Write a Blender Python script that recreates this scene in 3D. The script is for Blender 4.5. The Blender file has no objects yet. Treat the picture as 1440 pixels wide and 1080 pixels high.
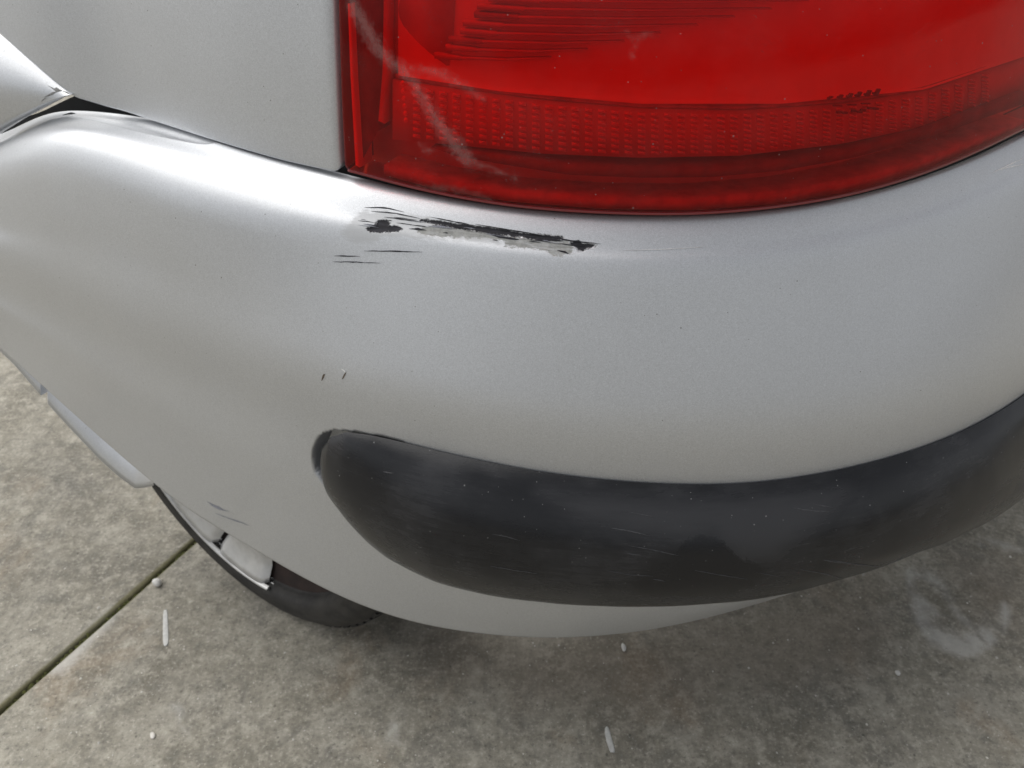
import bpy, math, random
import numpy as np
from mathutils import Vector
from mathutils.bvhtree import BVHTree

R = math.radians
rng = np.random.default_rng(7)
random.seed(7)
scene = bpy.context.scene
COL = scene.collection

# ------------------------------------------------------------------ camera
CAM_H, PITCH, FPX = 1.0, R(36), 1080.0
cam_d = bpy.data.cameras.new('camera')
cam = bpy.data.objects.new('camera', cam_d)
COL.objects.link(cam)
cam.location = (0, 0, CAM_H)
cam.rotation_euler = (R(90) - PITCH, 0, 0)
cam_d.sensor_fit = 'HORIZONTAL'
cam_d.sensor_width = 36.0
cam_d.lens = 27.0
cam_d.clip_start, cam_d.clip_end = 0.02, 500
cam_d.dof.use_dof = True
cam_d.dof.focus_distance = 0.60
cam_d.dof.aperture_fstop = 11.0
scene.camera = cam

# ------------------------------------------------------------------ light
SUN_EL, SUN_AZ = 56, -55          # azimuth measured from +y (ahead) towards +x
w = bpy.data.worlds.new('World')
scene.world = w
w.use_nodes = True
nt = w.node_tree
nt.nodes.clear()
wo = nt.nodes.new('ShaderNodeOutputWorld')
bg = nt.nodes.new('ShaderNodeBackground')
hs = nt.nodes.new('ShaderNodeHueSaturation')
sky = nt.nodes.new('ShaderNodeTexSky')
sky.sky_type = 'NISHITA'
sky.sun_disc = False
sky.sun_elevation = R(SUN_EL)
sky.sun_rotation = R(SUN_AZ)
sky.air_density = 1.0
sky.dust_density = 4.0
sky.ozone_density = 1.0
hs.inputs['Saturation'].default_value = 0.16
bg.inputs['Strength'].default_value = 0.15
nt.links.new(sky.outputs[0], hs.inputs['Color'])
nt.links.new(hs.outputs[0], bg.inputs[0])
nt.links.new(bg.outputs[0], wo.inputs[0])
sd = bpy.data.lights.new('sun', 'SUN')
sd.energy = 1.75
sd.angle = R(80)
sd.color = (1.0, 0.97, 0.92)
sun = bpy.data.objects.new('sun', sd)
COL.objects.link(sun)
sdir = Vector((math.sin(R(SUN_AZ)) * math.cos(R(SUN_EL)), math.cos(R(SUN_AZ)) * math.cos(R(SUN_EL)), math.sin(R(SUN_EL))))
sun.rotation_euler = (-sdir).to_track_quat('-Z', 'Y').to_euler()
sun.location = sdir * 20
vs = scene.view_settings
vs.view_transform = 'Standard'
vs.look = 'None'
vs.exposure = 0.22
vs.gamma = 1.0
vs.use_curve_mapping = False

# ------------------------------------------------------------------ plan curve of the car's rear corner
CP, SP = math.cos(PITCH), math.sin(PITCH)
S = np.linspace(-3.0, 1.9, 4901)
DS = S[1] - S[0]
HDG = np.where(S < 0, R(34) * np.tanh(S / .35), R(56) * np.tanh(S / .55))
CX = np.cumsum(np.cos(HDG)) * DS
CY = np.cumsum(np.sin(HDG)) * DS
_i0 = np.argmin(abs(S))
CX += .13 - CX[_i0]
CY += .49 - CY[_i0]
NX, NY = np.sin(HDG), -np.cos(HDG)

def place(s, d, z):
    """point at length s along the corner, d outward of the plan curve, height z"""
    s, d, z = np.broadcast_arrays(np.asarray(s, float), np.asarray(d, float), np.asarray(z, float))
    return np.stack([np.interp(s, S, CX) + np.interp(s, S, NX) * d,
                     np.interp(s, S, CY) + np.interp(s, S, NY) * d, z], -1)

def ray(u, v):
    x = (u - 720) / FPX
    y = (v - 540) / FPX
    return np.array([x, CP - y * SP, -SP - y * CP])

def proj(P):
    P = np.asarray(P)
    X, Y, q = P[..., 0], P[..., 1], CAM_H - P[..., 2]
    dep = Y * CP + q * SP
    return 720 + FPX * X / dep, 540 + FPX * (q * CP - Y * SP) / dep

def hit(u, v, d):
    """(s, z) of a measured photo point lying on the vertical sheet d outward of the plan curve"""
    r = ray(u, v)
    px, py = CX + NX * d, CY + NY * d
    g = px * r[1] - py * r[0]
    k = np.where(np.sign(g[:-1]) != np.sign(g[1:]))[0]
    best = None
    for i in k:
        t = g[i] / (g[i] - g[i + 1])
        x = px[i] + t * (px[i + 1] - px[i])
        y = py[i] + t * (py[i + 1] - py[i])
        l = (x * r[0] + y * r[1]) / (r[0] ** 2 + r[1] ** 2)
        if l > 0 and (best is None or l < best[0]):
            best = (l, S[i] + t * DS, CAM_H + l * r[2])
    if best is None:
        raise ValueError('no hit %s' % ((u, v, d),))
    return best[1], best[2]

def hitz(u, v, z):
    r = ray(u, v)
    l = (z - CAM_H) / r[2]
    x, y = r[0] * l, r[1] * l
    k = np.argmin((CX - x) ** 2 + (CY - y) ** 2)
    return S[k], (x - CX[k]) * NX[k] + (y - CY[k]) * NY[k]

def ground(u, v, z=0.0):
    r = ray(u, v)
    l = (z - CAM_H) / r[2]
    return np.array([r[0] * l, r[1] * l, z])

def smooth(ss, vals, sig=.05):
    """smoothed function of s through scattered samples"""
    o = np.argsort(ss)
    ss, vals = np.asarray(ss)[o], np.asarray(vals)[o]
    y = np.interp(S, ss, vals)
    n = int(3 * sig / DS)
    k = np.exp(-.5 * (np.arange(-n, n + 1) * DS / sig) ** 2)
    k /= k.sum()
    y = np.convolve(np.pad(y, n, mode='edge'), k, 'valid')
    return lambda s: np.interp(s, S, y)

# ------------------------------------------------------------------ mesh helpers
def props(o, label=None, cat=None, group=None, kind=None):
    if label: o['label'] = label
    if cat: o['category'] = cat
    if group: o['group'] = group
    if kind: o['kind'] = kind
    return o

def empty(name, loc=(0, 0, 0)):
    o = bpy.data.objects.new(name, None)
    o.empty_display_size = .05
    o.location = loc
    COL.objects.link(o)
    return o

def link(name, me, m=None, parent=None, sm=True):
    if m is not None:
        me.materials.append(m)
    o = bpy.data.objects.new(name, me)
    COL.objects.link(o)
    if parent is not None:
        o.parent = parent
        p, off = parent, Vector((0, 0, 0))
        while p is not None:
            off += p.location
            p = p.parent
        o.location = -off
    if sm:
        me.polygons.foreach_set('use_smooth', np.ones(len(me.polygons), bool))
    me.update()
    return o

def mesh_np(name, V, Q):
    V = np.asarray(V, np.float32).reshape(-1, 3)
    Q = np.asarray(Q, np.int32)
    me = bpy.data.meshes.new(name)
    me.vertices.add(len(V))
    me.vertices.foreach_set('co', V.ravel())
    n = Q.shape[1]
    me.loops.add(Q.size)
    me.loops.foreach_set('vertex_index', Q.ravel())
    me.polygons.add(len(Q))
    me.polygons.foreach_set('loop_start', np.arange(0, Q.size, n, dtype=np.int32))
    me.update(calc_edges=True)
    me.validate()
    return me

def grid_quads(nr, nc, wrap=False, flip=False):
    i = np.arange(nr - 1)[:, None]
    j = np.arange(nc if wrap else nc - 1)[None]
    jn = (j + 1) % nc
    q = np.stack([i * nc + j, i * nc + jn, (i + 1) * nc + jn, (i + 1) * nc + j], -1).reshape(-1, 4)
    return q[:, ::-1] if flip else q

def sheet(name, P, m, parent, wrap=False, flip=False, sm=True):
    """object from a grid of points P[row, col]"""
    nr, nc = P.shape[:2]
    return link(name, mesh_np(name, P.reshape(-1, 3), grid_quads(nr, nc, wrap, flip)), m, parent, sm)

def pieces(name, parts, m, parent, sm=False):
    V, Fc, off = [], [], 0
    for v, f in parts:
        V += [tuple(map(float, p)) for p in v]
        Fc += [tuple(i + off for i in q) for q in f]
        off += len(v)
    me = bpy.data.meshes.new(name)
    me.from_pydata(V, [], Fc)
    return link(name, me, m, parent, sm)

def box8(c):
    """faces of a box given 8 corners: 0-3 back ring, 4-7 front ring"""
    return (c, [(3, 2, 1, 0), (4, 5, 6, 7), (0, 1, 5, 4), (1, 2, 6, 5), (2, 3, 7, 6), (3, 0, 4, 7)])

def seg_dist(U, V, poly, closed=True):
    P = np.asarray(poly, float)
    Qs = np.roll(P, -1, 0) if closed else P[1:]
    Ps = P if closed else P[:-1]
    best = np.full(U.shape, 1e9)
    for a, b in zip(Ps, Qs):
        ab = b - a
        L = max((ab ** 2).sum(), 1e-9)
        t = np.clip(((U - a[0]) * ab[0] + (V - a[1]) * ab[1]) / L, 0, 1)
        best = np.minimum(best, np.hypot(U - a[0] - t * ab[0], V - a[1] - t * ab[1]))
    return best

def sdf(U, V, poly):
    """signed distance, positive inside"""
    P = np.asarray(poly, float)
    d = seg_dist(U, V, P)
    ins = np.zeros(U.shape, bool)
    for a, b in zip(P, np.roll(P, -1, 0)):
        c = (a[1] > V) != (b[1] > V)
        xs = (b[0] - a[0]) * (V - a[1]) / (b[1] - a[1] + 1e-12) + a[0]
        ins ^= c & (U < xs)
    return np.where(ins, d, -d)

def set_attr(me, name, vals):
    a = me.attributes.new(name, 'FLOAT', 'POINT')
    a.data.foreach_set('value', np.asarray(vals, np.float32).ravel())

def sstep(x, a, b):
    t = np.clip((x - a) / (b - a), 0, 1)
    return t * t * (3 - 2 * t)

# ------------------------------------------------------------------ materials
class NB:
    def __init__(self, name):
        self.m = bpy.data.materials.new(name)
        self.m.use_nodes = True
        self.t = self.m.node_tree
        self.t.nodes.clear()
        self.out = self.n('ShaderNodeOutputMaterial')
    def n(self, typ, **kw):
        nd = self.t.nodes.new(typ)
        for k, v in kw.items():
            if k.startswith('i_'):
                nd.inputs[int(k[2:]) if k[2:].isdigit() else k[2:].replace('_', ' ')].default_value = v
            else:
                setattr(nd, k, v)
        return nd
    def l(self, a, b):
        self.t.links.new(a, b)
    def val(self, sock, v):
        if isinstance(v, bpy.types.NodeSocket):
            self.l(v, sock)
        else:
            sock.default_value = v
    def math(self, op, a, b=0.0, c=None, clamp=False):
        nd = self.n('ShaderNodeMath', operation=op, use_clamp=clamp)
        self.val(nd.inputs[0], a)
        self.val(nd.inputs[1], b)
        if c is not None:
            self.val(nd.inputs[2], c)
        return nd.outputs[0]
    def ramp(self, x, a, b, lo=0.0, hi=1.0, smoothed=True):
        nd = self.n('ShaderNodeMapRange', interpolation_type='SMOOTHSTEP' if smoothed else 'LINEAR')
        self.val(nd.inputs['Value'], x)
        nd.inputs['From Min'].default_value = a
        nd.inputs['From Max'].default_value = b
        nd.inputs['To Min'].default_value = lo
        nd.inputs['To Max'].default_value = hi
        return nd.outputs['Result']
    def mix(self, f, a, b, blend='MIX'):
        nd = self.n('ShaderNodeMix', data_type='RGBA', blend_type=blend)
        self.val(nd.inputs[0], f)
        for k, v in ((6, a), (7, b)):
            if isinstance(v, tuple) and len(v) == 3:
                v = v + (1,)
            self.val(nd.inputs[k], v)
        return nd.outputs[2]
    def coord(self):
        return self.n('ShaderNodeNewGeometry').outputs['Position']
    def scaled(self, co, sc):
        nd = self.n('ShaderNodeVectorMath', operation='MULTIPLY')
        self.l(co, nd.inputs[0])
        nd.inputs[1].default_value = sc
        return nd.outputs[0]
    def noise(self, co, scale, detail=3, rough=.5, dist=0.0):
        nd = self.n('ShaderNodeTexNoise', i_Scale=scale, i_Detail=detail, i_Roughness=rough, i_Distortion=dist)
        self.l(co, nd.inputs['Vector'])
        return nd.outputs['Fac']
    def voro(self, co, scale, feature='F1', out='Distance'):
        nd = self.n('ShaderNodeTexVoronoi', feature=feature, i_Scale=scale)
        self.l(co, nd.inputs['Vector'])
        return nd.outputs[out]
    def attr(self, name):
        return self.n('ShaderNodeAttribute', attribute_name=name).outputs['Fac']
    def bump(self, h, strength, dist):
        nd = self.n('ShaderNodeBump', i_Strength=strength, i_Distance=dist)
        self.l(h, nd.inputs['Height'])
        return nd.outputs[0]
    def pbsdf(self, color, rough=.5, metal=0.0, normal=None, coat=0.0, coat_rough=.05, spec=.5, link_out=True):
        nd = self.n('ShaderNodeBsdfPrincipled')
        if isinstance(color, tuple) and len(color) == 3:
            color = color + (1,)
        self.val(nd.inputs['Base Color'], color)
        self.val(nd.inputs['Roughness'], rough)
        self.val(nd.inputs['Metallic'], metal)
        self.val(nd.inputs['Specular IOR Level'], spec)
        self.val(nd.inputs['Coat Weight'], coat)
        nd.inputs['Coat Roughness'].default_value = coat_rough
        if normal is not None:
            self.l(normal, nd.inputs['Normal'])
        if link_out:
            self.l(nd.outputs[0], self.out.inputs[0])
        return nd.outputs[0]

def specks(b, co, scale, keep, size):
    """sparse round specks: 1 on a speck; only the cells whose random value is under keep have one"""
    nd = b.n('ShaderNodeTexVoronoi', feature='F1', i_Scale=scale)
    b.l(co, nd.inputs['Vector'])
    sep = b.n('ShaderNodeSeparateColor')
    b.l(nd.outputs['Color'], sep.inputs[0])
    on = b.math('LESS_THAN', sep.outputs[0], keep)
    rad = b.math('MULTIPLY', sep.outputs[1], size)
    near = b.math('LESS_THAN', nd.outputs['Distance'], rad)
    return b.math('MULTIPLY', on, near)

def paint(name, damaged=False, tint=(.55, .566, .588)):
    b = NB(name)
    co = b.coord()
    fl = b.noise(co, 1500, 1, .5)
    fl2 = b.noise(co, 520, 2, .6)
    grain = b.math('ADD', b.ramp(fl, .3, .7, -.12, .12, False), b.ramp(fl2, .3, .7, -.05, .05, False))
    big = b.ramp(b.noise(co, 9, 3, .5), .3, .7, -.012, .012)
    k = b.math('ADD', b.math('ADD', grain, big), 1.0)
    vm = b.n('ShaderNodeVectorMath', operation='SCALE')
    vm.inputs[0].default_value = tint
    b.l(k, vm.inputs['Scale'])
    colr = vm.outputs[0]
    # road dust specks and tiny stone chips
    sp = b.math('ADD', specks(b, co, 75, .12, .06), specks(b, co, 210, .09, .13), clamp=True)
    colr = b.mix(b.math('MULTIPLY', sp, .75), colr, (.10, .095, .085))
    sp2 = specks(b, b.scaled(co, (1.03, .97, 1.1)), 110, .03, .07)
    colr = b.mix(b.math('MULTIPLY', sp2, .6), colr, (.8, .8, .78))
    metal, rough, coat = .66, .36, .7
    dust_sheen = b.ramp(b.noise(co, 14, 4, .6), .45, .75, 0, 1)
    rough = b.math('ADD', .47, b.math('MULTIPLY', dust_sheen, .05))
    hgt = b.math('ADD', b.math('MULTIPLY', b.noise(co, 95, 2, .5), .00006), b.math('MULTIPLY', fl, .00001))
    if damaged:
        rag = b.noise(co, 260, 4, .7)
        ragx = b.noise(b.scaled(co, (.22, .22, 1.6)), 420, 3, .6)
        n1 = b.math('MULTIPLY', b.math('SUBTRACT', rag, .5), 13.0)
        n2 = b.math('MULTIPLY', b.math('SUBTRACT', ragx, .5), 14.0)
        n3 = b.math('MULTIPLY', b.math('SUBTRACT', b.noise(b.scaled(co, (.5, .5, 1.5)), 1100, 2, .6), .5), 9.0)
        n1 = b.math('ADD', n1, n3)
        prim = b.ramp(b.math('ADD', b.math('ADD', b.attr('primer'), n1), b.math('MULTIPLY', n2, .4)), -1.2, 1.6)
        haze = b.ramp(b.math('ADD', b.math('ADD', b.attr('scuff'), b.math('MULTIPLY', n2, 1.6)), n1), -3, 5)
        goug = b.ramp(b.math('ADD', b.math('ADD', b.attr('gouge'), b.math('MULTIPLY', n1, .55)), b.math('MULTIPLY', n2, .3)), -2.6, -.2)
        pc = b.mix(b.ramp(rag, .35, .65), (.24, .245, .235), (.33, .335, .32))
        colr = b.mix(b.math('MULTIPLY', haze, .7), colr, (.42, .43, .44))
        colr = b.mix(b.math('MULTIPLY', prim, b.ramp(ragx, .25, .6, .45, 1.0)), colr, pc)
        gc = b.mix(b.ramp(ragx, .3, .75), (.006, .006, .009), (.024, .024, .032))
        colr = b.mix(goug, colr, gc)
        anyd = b.math('MAXIMUM', prim, goug)
        anyh = b.math('MAXIMUM', anyd, b.math('MULTIPLY', haze, .6))
        metal = b.math('MULTIPLY', b.math('SUBTRACT', 1.0, anyh), .66)
        coat = b.math('MULTIPLY', b.math('SUBTRACT', 1.0, anyh), .7)
        rough = b.math('ADD', rough, b.math('MULTIPLY', anyd, .3))
        hgt = b.math('SUBTRACT', hgt, b.math('ADD', b.math('MULTIPLY', prim, .00012), b.math('MULTIPLY', goug, .0003)))
    nrm = b.bump(hgt, 1.0, 1.0)
    b.pbsdf(colr, rough, metal, nrm, coat, .19)
    return b.m

M_PAINT = paint('silver_paint')
M_PAINT_D = paint('silver_paint_scraped', True)

def simple(name, color, rough=.5, metal=0.0, coat=0.0, spec=.5, var=.0, vscale=60):
    b = NB(name)
    c = color
    if var:
        co = b.coord()
        n = b.ramp(b.noise(co, vscale, 4, .6), .25, .75)
        lo = tuple(x * (1 - var) for x in color)
        hi = tuple(min(1, x * (1 + var)) for x in color)
        c = b.mix(n, lo, hi)
    b.pbsdf(c, rough, metal, None, coat, .05, spec)
    return b.m

M_BLACK = simple('black_void_plastic', (.012, .012, .013), .8, var=.3)
M_GASKET = simple('black_plastic', (.025, .025, .027), .6, var=.3)
M_SCRATCH = simple('bared_dark_plastic', (.012, .012, .017), .8, var=.4, vscale=900)
M_BLUESCR = simple('blue_grey_scratch', (.24, .25, .29), .5, var=.4, vscale=900)
M_CHIP = simple('brown_chip', (.10, .075, .055), .8, var=.5, vscale=900)
M_PALESCR = simple('pale_scratch', (.75, .75, .74), .5, var=.15, vscale=700)
M_HUB = simple('silver_hubcap_paint', (.60, .60, .59), .42, .45, .4, var=.10)
M_DARKRED = simple('brake_rust', (.020, .011, .009), .8, var=.4)

def rubber_strip():
    b = NB('black_strip_plastic')
    co = b.coord()
    dust = b.noise(co, 11, 4, .55)
    streak = b.noise(b.scaled(co, (.8, .8, 7.0)), 34, 4, .7)
    dark_refl = b.ramp(b.math('ADD', b.attr('dark_refl'), b.math('MULTIPLY', b.math('SUBTRACT', b.noise(co, 130, 4, .7), .5), 22.0)), -2, 6)  # dark reflection painted in by taking the pale film away
    dz = b.ramp(b.math('ADD', b.attr('dust_sheen'), b.math('MULTIPLY', b.math('SUBTRACT', streak, .5), 30.0)), -26, 26, 0, .85)  # reflected sheen of the upper face, painted as a paler film
    film = b.math('MULTIPLY', b.math('MAXIMUM', dz, b.ramp(b.math('ADD', dust, b.math('MULTIPLY', streak, .35)), .52, 1.0)), b.math('SUBTRACT', 1.0, dark_refl))
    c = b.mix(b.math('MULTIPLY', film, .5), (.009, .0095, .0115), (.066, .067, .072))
    st = b.ramp(b.noise(b.scaled(co, (.35, .35, 4.0)), 210, 3, .7), .66, .8)
    c = b.mix(b.math('MULTIPLY', st, .16), c, (.16, .16, .17))
    sp = b.math('ADD', specks(b, co, 190, .10, .14), specks(b, co, 420, .06, .2), clamp=True)
    c = b.mix(b.math('MULTIPLY', sp, .55), c, (.32, .32, .32))
    leather = b.voro(co, 900)
    h = b.math('ADD', b.math('MULTIPLY', leather, .00007), b.math('MULTIPLY', b.noise(co, 60, 4, .6), .0002))
    r = b.math('ADD', .20, b.math('MULTIPLY', film, .2))
    b.pbsdf(c, r, 0.0, b.bump(h, .7, 1.0), 0.0, .05, .36)
    return b.m
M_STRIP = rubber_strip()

def tyre_mat():
    b = NB('tyre_rubber')
    co = b.coord()
    c = b.mix(b.ramp(b.noise(co, 40, 5, .6), .3, .7), (.014, .0135, .0135), (.036, .034, .031))
    b.pbsdf(c, .72, 0, b.bump(b.math('MULTIPLY', b.noise(co, 300, 3, .6), .0004), .6, 1.0))
    return b.m
M_TYRE = tyre_mat()

def lens_mat():
    b = NB('red_lens_plastic')
    co = b.coord()
    tr = b.n('ShaderNodeBsdfTransparent')
    tr.inputs[0].default_value = (.92, .034, .010, 1)
    df = b.n('ShaderNodeBsdfDiffuse')
    df.inputs[0].default_value = (.55, .004, .002, 1)
    gl = b.n('ShaderNodeBsdfGlossy')
    gl.inputs['Roughness'].default_value = .07
    wav = b.bump(b.math('ADD', b.math('MULTIPLY', b.noise(co, 30, 3, .5), .00025), b.math('MULTIPLY', b.noise(b.scaled(co, (1, 1, 3)), 240, 3, .6), .00003)), .7, 1.0)
    b.l(wav, gl.inputs['Normal'])
    fr = b.n('ShaderNodeFresnel', i_IOR=1.45)
    b.l(wav, fr.inputs['Normal'])
    m1 = b.n('ShaderNodeMixShader')
    m1.inputs[0].default_value = .10
    b.l(tr.outputs[0], m1.inputs[1]); b.l(df.outputs[0], m1.inputs[2])
    # dried runs of dirty water, dust and specks on the outside of the lens
    dn = b.noise(co, 230, 4, .7)
    run = b.ramp(b.math('ADD', b.attr('run'), b.math('MULTIPLY', b.math('SUBTRACT', dn, .5), 26.0)), -7, 11, 0, .24)
    film = b.ramp(b.noise(co, 17, 5, .6), .4, .8, .008, .035)
    sp = b.math('ADD', specks(b, co, 130, .10, .11), specks(b, co, 330, .06, .2), clamp=True)
    hair = b.ramp(b.noise(b.scaled(co, (1.0, 1.0, 2.2)), 85, 2, .5, 1.5), .497, .4995)
    hair2 = b.ramp(b.noise(b.scaled(co, (1.0, 1.0, 2.2)), 85, 2, .5, 1.5), .5035, .501)
    hairs = b.math('MULTIPLY', b.math('MULTIPLY', hair, hair2), b.ramp(b.noise(co, 21, 2, .5), .56, .64, 0, .22))
    sx = b.n('ShaderNodeSeparateXYZ')
    b.l(co, sx.inputs[0])
    side = b.ramp(b.math('ADD', sx.outputs[0], b.math('MULTIPLY', b.noise(co, 12, 3, .5), .12)), .40, .62, 0, .11)  # reflected haze towards the right end, painted on top of the dust
    film = b.math('ADD', film, side)
    dirt = b.math('ADD', b.math('ADD', run, film), b.math('MAXIMUM', b.math('MULTIPLY', sp, .42), hairs), clamp=True)
    dd = b.n('ShaderNodeBsdfDiffuse')
    dd.inputs[0].default_value = (.50, .33, .31, 1)
    m2 = b.n('ShaderNodeMixShader')
    b.l(b.math('MULTIPLY', fr.outputs[0], .45), m2.inputs[0]); b.l(m1.outputs[0], m2.inputs[1]); b.l(gl.outputs[0], m2.inputs[2])
    m3 = b.n('ShaderNodeMixShader')
    b.l(dirt, m3.inputs[0]); b.l(m2.outputs[0], m3.inputs[1]); b.l(dd.outputs[0], m3.inputs[2])
    b.l(m3.outputs[0], b.out.inputs[0])
    return b.m
M_LENS = lens_mat()
M_REFL = simple('silvered_reflector', (.92, .91, .90), .5, .1, var=.04, vscale=50)
M_REFL2 = simple('moulded_lamp_back', (.60, .58, .57), .5, .1, var=.12, vscale=30)
M_PRISM = simple('prism_plastic', (.95, .93, .92), .25, .1)
M_LDARK = simple('dark_lamp_wall', (.17, .15, .15), .5, var=.3)
M_LMID = simple('grey_lamp_step', (.46, .44, .44), .5, var=.3)

def concrete():
    b = NB('weathered_concrete')
    co = b.coord()
    n1 = b.noise(co, 3.2, 6, .62)
    n2 = b.noise(co, 11, 6, .65, .4)
    n3 = b.noise(co, 46, 5, .7)
    n4 = b.noise(co, 190, 4, .7)
    c = b.mix(b.ramp(n1, .35, .65), (.188, .174, .140), (.285, .267, .22))
    c = b.mix(b.ramp(n2, .42, .68, 0, .75), c, (.345, .325, .275))
    c = b.mix(b.ramp(b.noise(co, 7.5, 6, .7, .8), .48, .66, 0, .5), c, (.14, .135, .12))
    c = b.mix(b.ramp(b.noise(co, 27, 5, .65, .5), .52, .7, 0, .32), c, (.11, .105, .095))
    c = b.mix(b.ramp(b.noise(b.scaled(co, (1.3, .9, 1)), 5.5, 5, .6, .5), .54, .70, 0, .5), c, (.26, .205, .145))
    c = b.mix(b.ramp(n3, .47, .68, 0, .6), c, (.44, .415, .35))
    c = b.mix(b.ramp(n3, .50, .30, 0, .6), c, (.135, .13, .112))
    c = b.mix(b.ramp(n4, .53, .72, 0, .65), c, (.54, .51, .45))
    c = b.mix(b.ramp(n4, .46, .28, 0, .8), c, (.085, .08, .07))
    # pale scrape, dark patches, moss beside the joint: marks with shapes of their own
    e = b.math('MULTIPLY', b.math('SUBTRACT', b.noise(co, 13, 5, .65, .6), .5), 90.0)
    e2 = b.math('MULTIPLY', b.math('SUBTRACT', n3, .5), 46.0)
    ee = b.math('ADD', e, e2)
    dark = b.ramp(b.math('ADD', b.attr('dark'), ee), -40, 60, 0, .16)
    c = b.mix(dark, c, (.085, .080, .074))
    brown = b.ramp(b.math('ADD', b.attr('brown'), ee), -55, 45, 0, .34)
    c = b.mix(brown, c, (.175, .135, .10))
    pale = b.ramp(b.math('ADD', b.attr('pale'), b.math('MULTIPLY', ee, .22)), -7, 9, 0, .62)
    c = b.mix(pale, c, (.50, .49, .46))
    moss = b.ramp(b.math('ADD', b.attr('moss'), b.math('MULTIPLY', ee, .4)), -26, 4, 0, .8)
    c = b.mix(moss, c, (.125, .115, .05))
    sp = b.math('ADD', specks(b, co, 95, .07, .12), specks(b, co, 240, .10, .2), clamp=True)
    c = b.mix(b.math('MULTIPLY', sp, .6), c, (.46, .45, .42))
    sp2 = b.math('ADD', specks(b, b.scaled(co, (1.1, .93, 1)), 80, .1, .16), specks(b, b.scaled(co, (.9, 1.1, 1)), 300, .1, .25), clamp=True)
    c = b.mix(b.math('MULTIPLY', sp2, .6), c, (.06, .058, .052))
    h = b.math('ADD', b.math('MULTIPLY', n4, .0016), b.math('MULTIPLY', n3, .003))
    h = b.math('ADD', h, b.math('MULTIPLY', b.noise(co, 520, 3, .7), .0005))
    b.pbsdf(c, .88, 0, b.bump(h, .65, 1.0), spec=.3)
    return b.m
M_CONC = concrete()
M_SOIL = simple('mossy_soil', (.065, .060, .032), .95, var=.6, vscale=120)
M_STONE = simple('white_pebble', (.60, .59, .56), .6, var=.12, vscale=200)
M_WHITE = simple('white_scrap', (.50, .50, .48), .7, var=.15, vscale=150)
M_GRIT = simple('pale_grit', (.52, .50, .46), .7, var=.35, vscale=40)
M_MOSS = simple('moss', (.06, .065, .015), .95, var=.5, vscale=300)

# ------------------------------------------------------------------ rails of the bumper (measured in the photo, laid on the corner)
A_PX = [(0, 193), (41, 170), (83, 151), (121, 132.5), (150, 134.5), (180, 145), (225, 163.5), (320, 197.5), (410, 225.5), (475, 241), (600, 272), (720, 292), (850, 302), (980, 303), (1100, 293), (1200, 276), (1300, 247), (1400, 205), (1440, 185)]
B_PX = [(0, 206), (90, 175), (200, 205), (300, 240), (400, 270), (520, 303), (650, 328), (780, 345), (900, 350), (1000, 347), (1100, 337), (1200, 318), (1300, 288), (1440, 232)]
C_PX = [(480, 608), (550, 620), (650, 645), (800, 672), (950, 684), (1050, 683), (1150, 670), (1250, 647), (1350, 612), (1440, 572)]
L_PX = [(0, 478), (60, 545), (100, 580), (190, 662), (250, 708), (310, 745), (370, 778), (450, 825), (550, 868), (650, 888), (800, 897), (950, 880), (1070, 845)]

def zA0(s):
    return .752 + .022 * sstep(-np.asarray(s), .15, .75) + .012 * sstep(np.asarray(s), .1, .6)
def rail_at_z(px, zf):
    ss, dd = [], []
    for u, v in px:
        z = .75
        for _ in range(6):
            s, d = hitz(u, v, z)
            z = float(zf(s))
        ss.append(s); dd.append(d)
    return ss, dd
# level along the back and beside the body panel, then the seam drops towards the wheel arch on the far left
_r = np.arange(-.52, .8, .06)
_l = [hit(u, v, -.085) for u, v in A_PX[:3]]
zA = smooth(list(_r) + [q[0] for q in _l] + [-1.05, -1.6], list(zA0(_r)) + [q[1] for q in _l] + [.665, .65], .04)
_s, _d = rail_at_z(A_PX[5:], zA0)
dA = smooth(_s + [-.69, -.8, -1.0], _d + [-.088, -.085, -.085], .04)
_s, _d = rail_at_z([(105, 138)] + A_PX[5:], zA0)
dA0 = smooth(_s, _d, .035)
_l = [hit(u, v, -.038) for u, v in B_PX[:2]]
zB = smooth(list(_r) + [q[0] for q in _l] + [-.95, -1.1, -1.6], list(zA0(_r) - .006 - .012 * sstep(_r, -.5, -.3)) + [q[1] for q in _l] + [.665, .64, .625], .05)
_s, _d = rail_at_z(B_PX[2:], lambda s: zA0(s) - .006 - .012 * sstep(s, -.5, -.3))
dB = smooth(_s + [-.64, -.8, -1.0], _d + [-.038, -.038, -.038], .05)
def lip_d(s):
    return .004 - .045 * sstep(np.asarray(s), -.45, .1)
_q = [hit(u, v, .0) for u, v in C_PX[:-1]]
zC = smooth([q[0] for q in _q] + [-.6, -1.0, -1.6, .6, 1.0], [q[1] for q in _q] + [.55, .545, .54, .515, .515], .10)
_sl, _zl = [], []
for u, v in L_PX:
    s = -.2
    for _ in range(8):
        s, z = hit(u, v, float(lip_d(s)))
    _sl.append(s); _zl.append(z)
_zl1 = smooth(_sl + [.4, .9, -1.6], _zl + [.29, .29, .50], .045)
_zl2 = smooth(_sl + [.4, .9, -1.6], _zl + [.29, .29, .50], .11)
zL = lambda s: _zl1(s) + (_zl2(s) - _zl1(s)) * sstep(-np.asarray(s), .5, .8)
zD = smooth([-1.5, -.5, -.07, .1, .6], [.40, .385, .376, .372, .365], .12)

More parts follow.
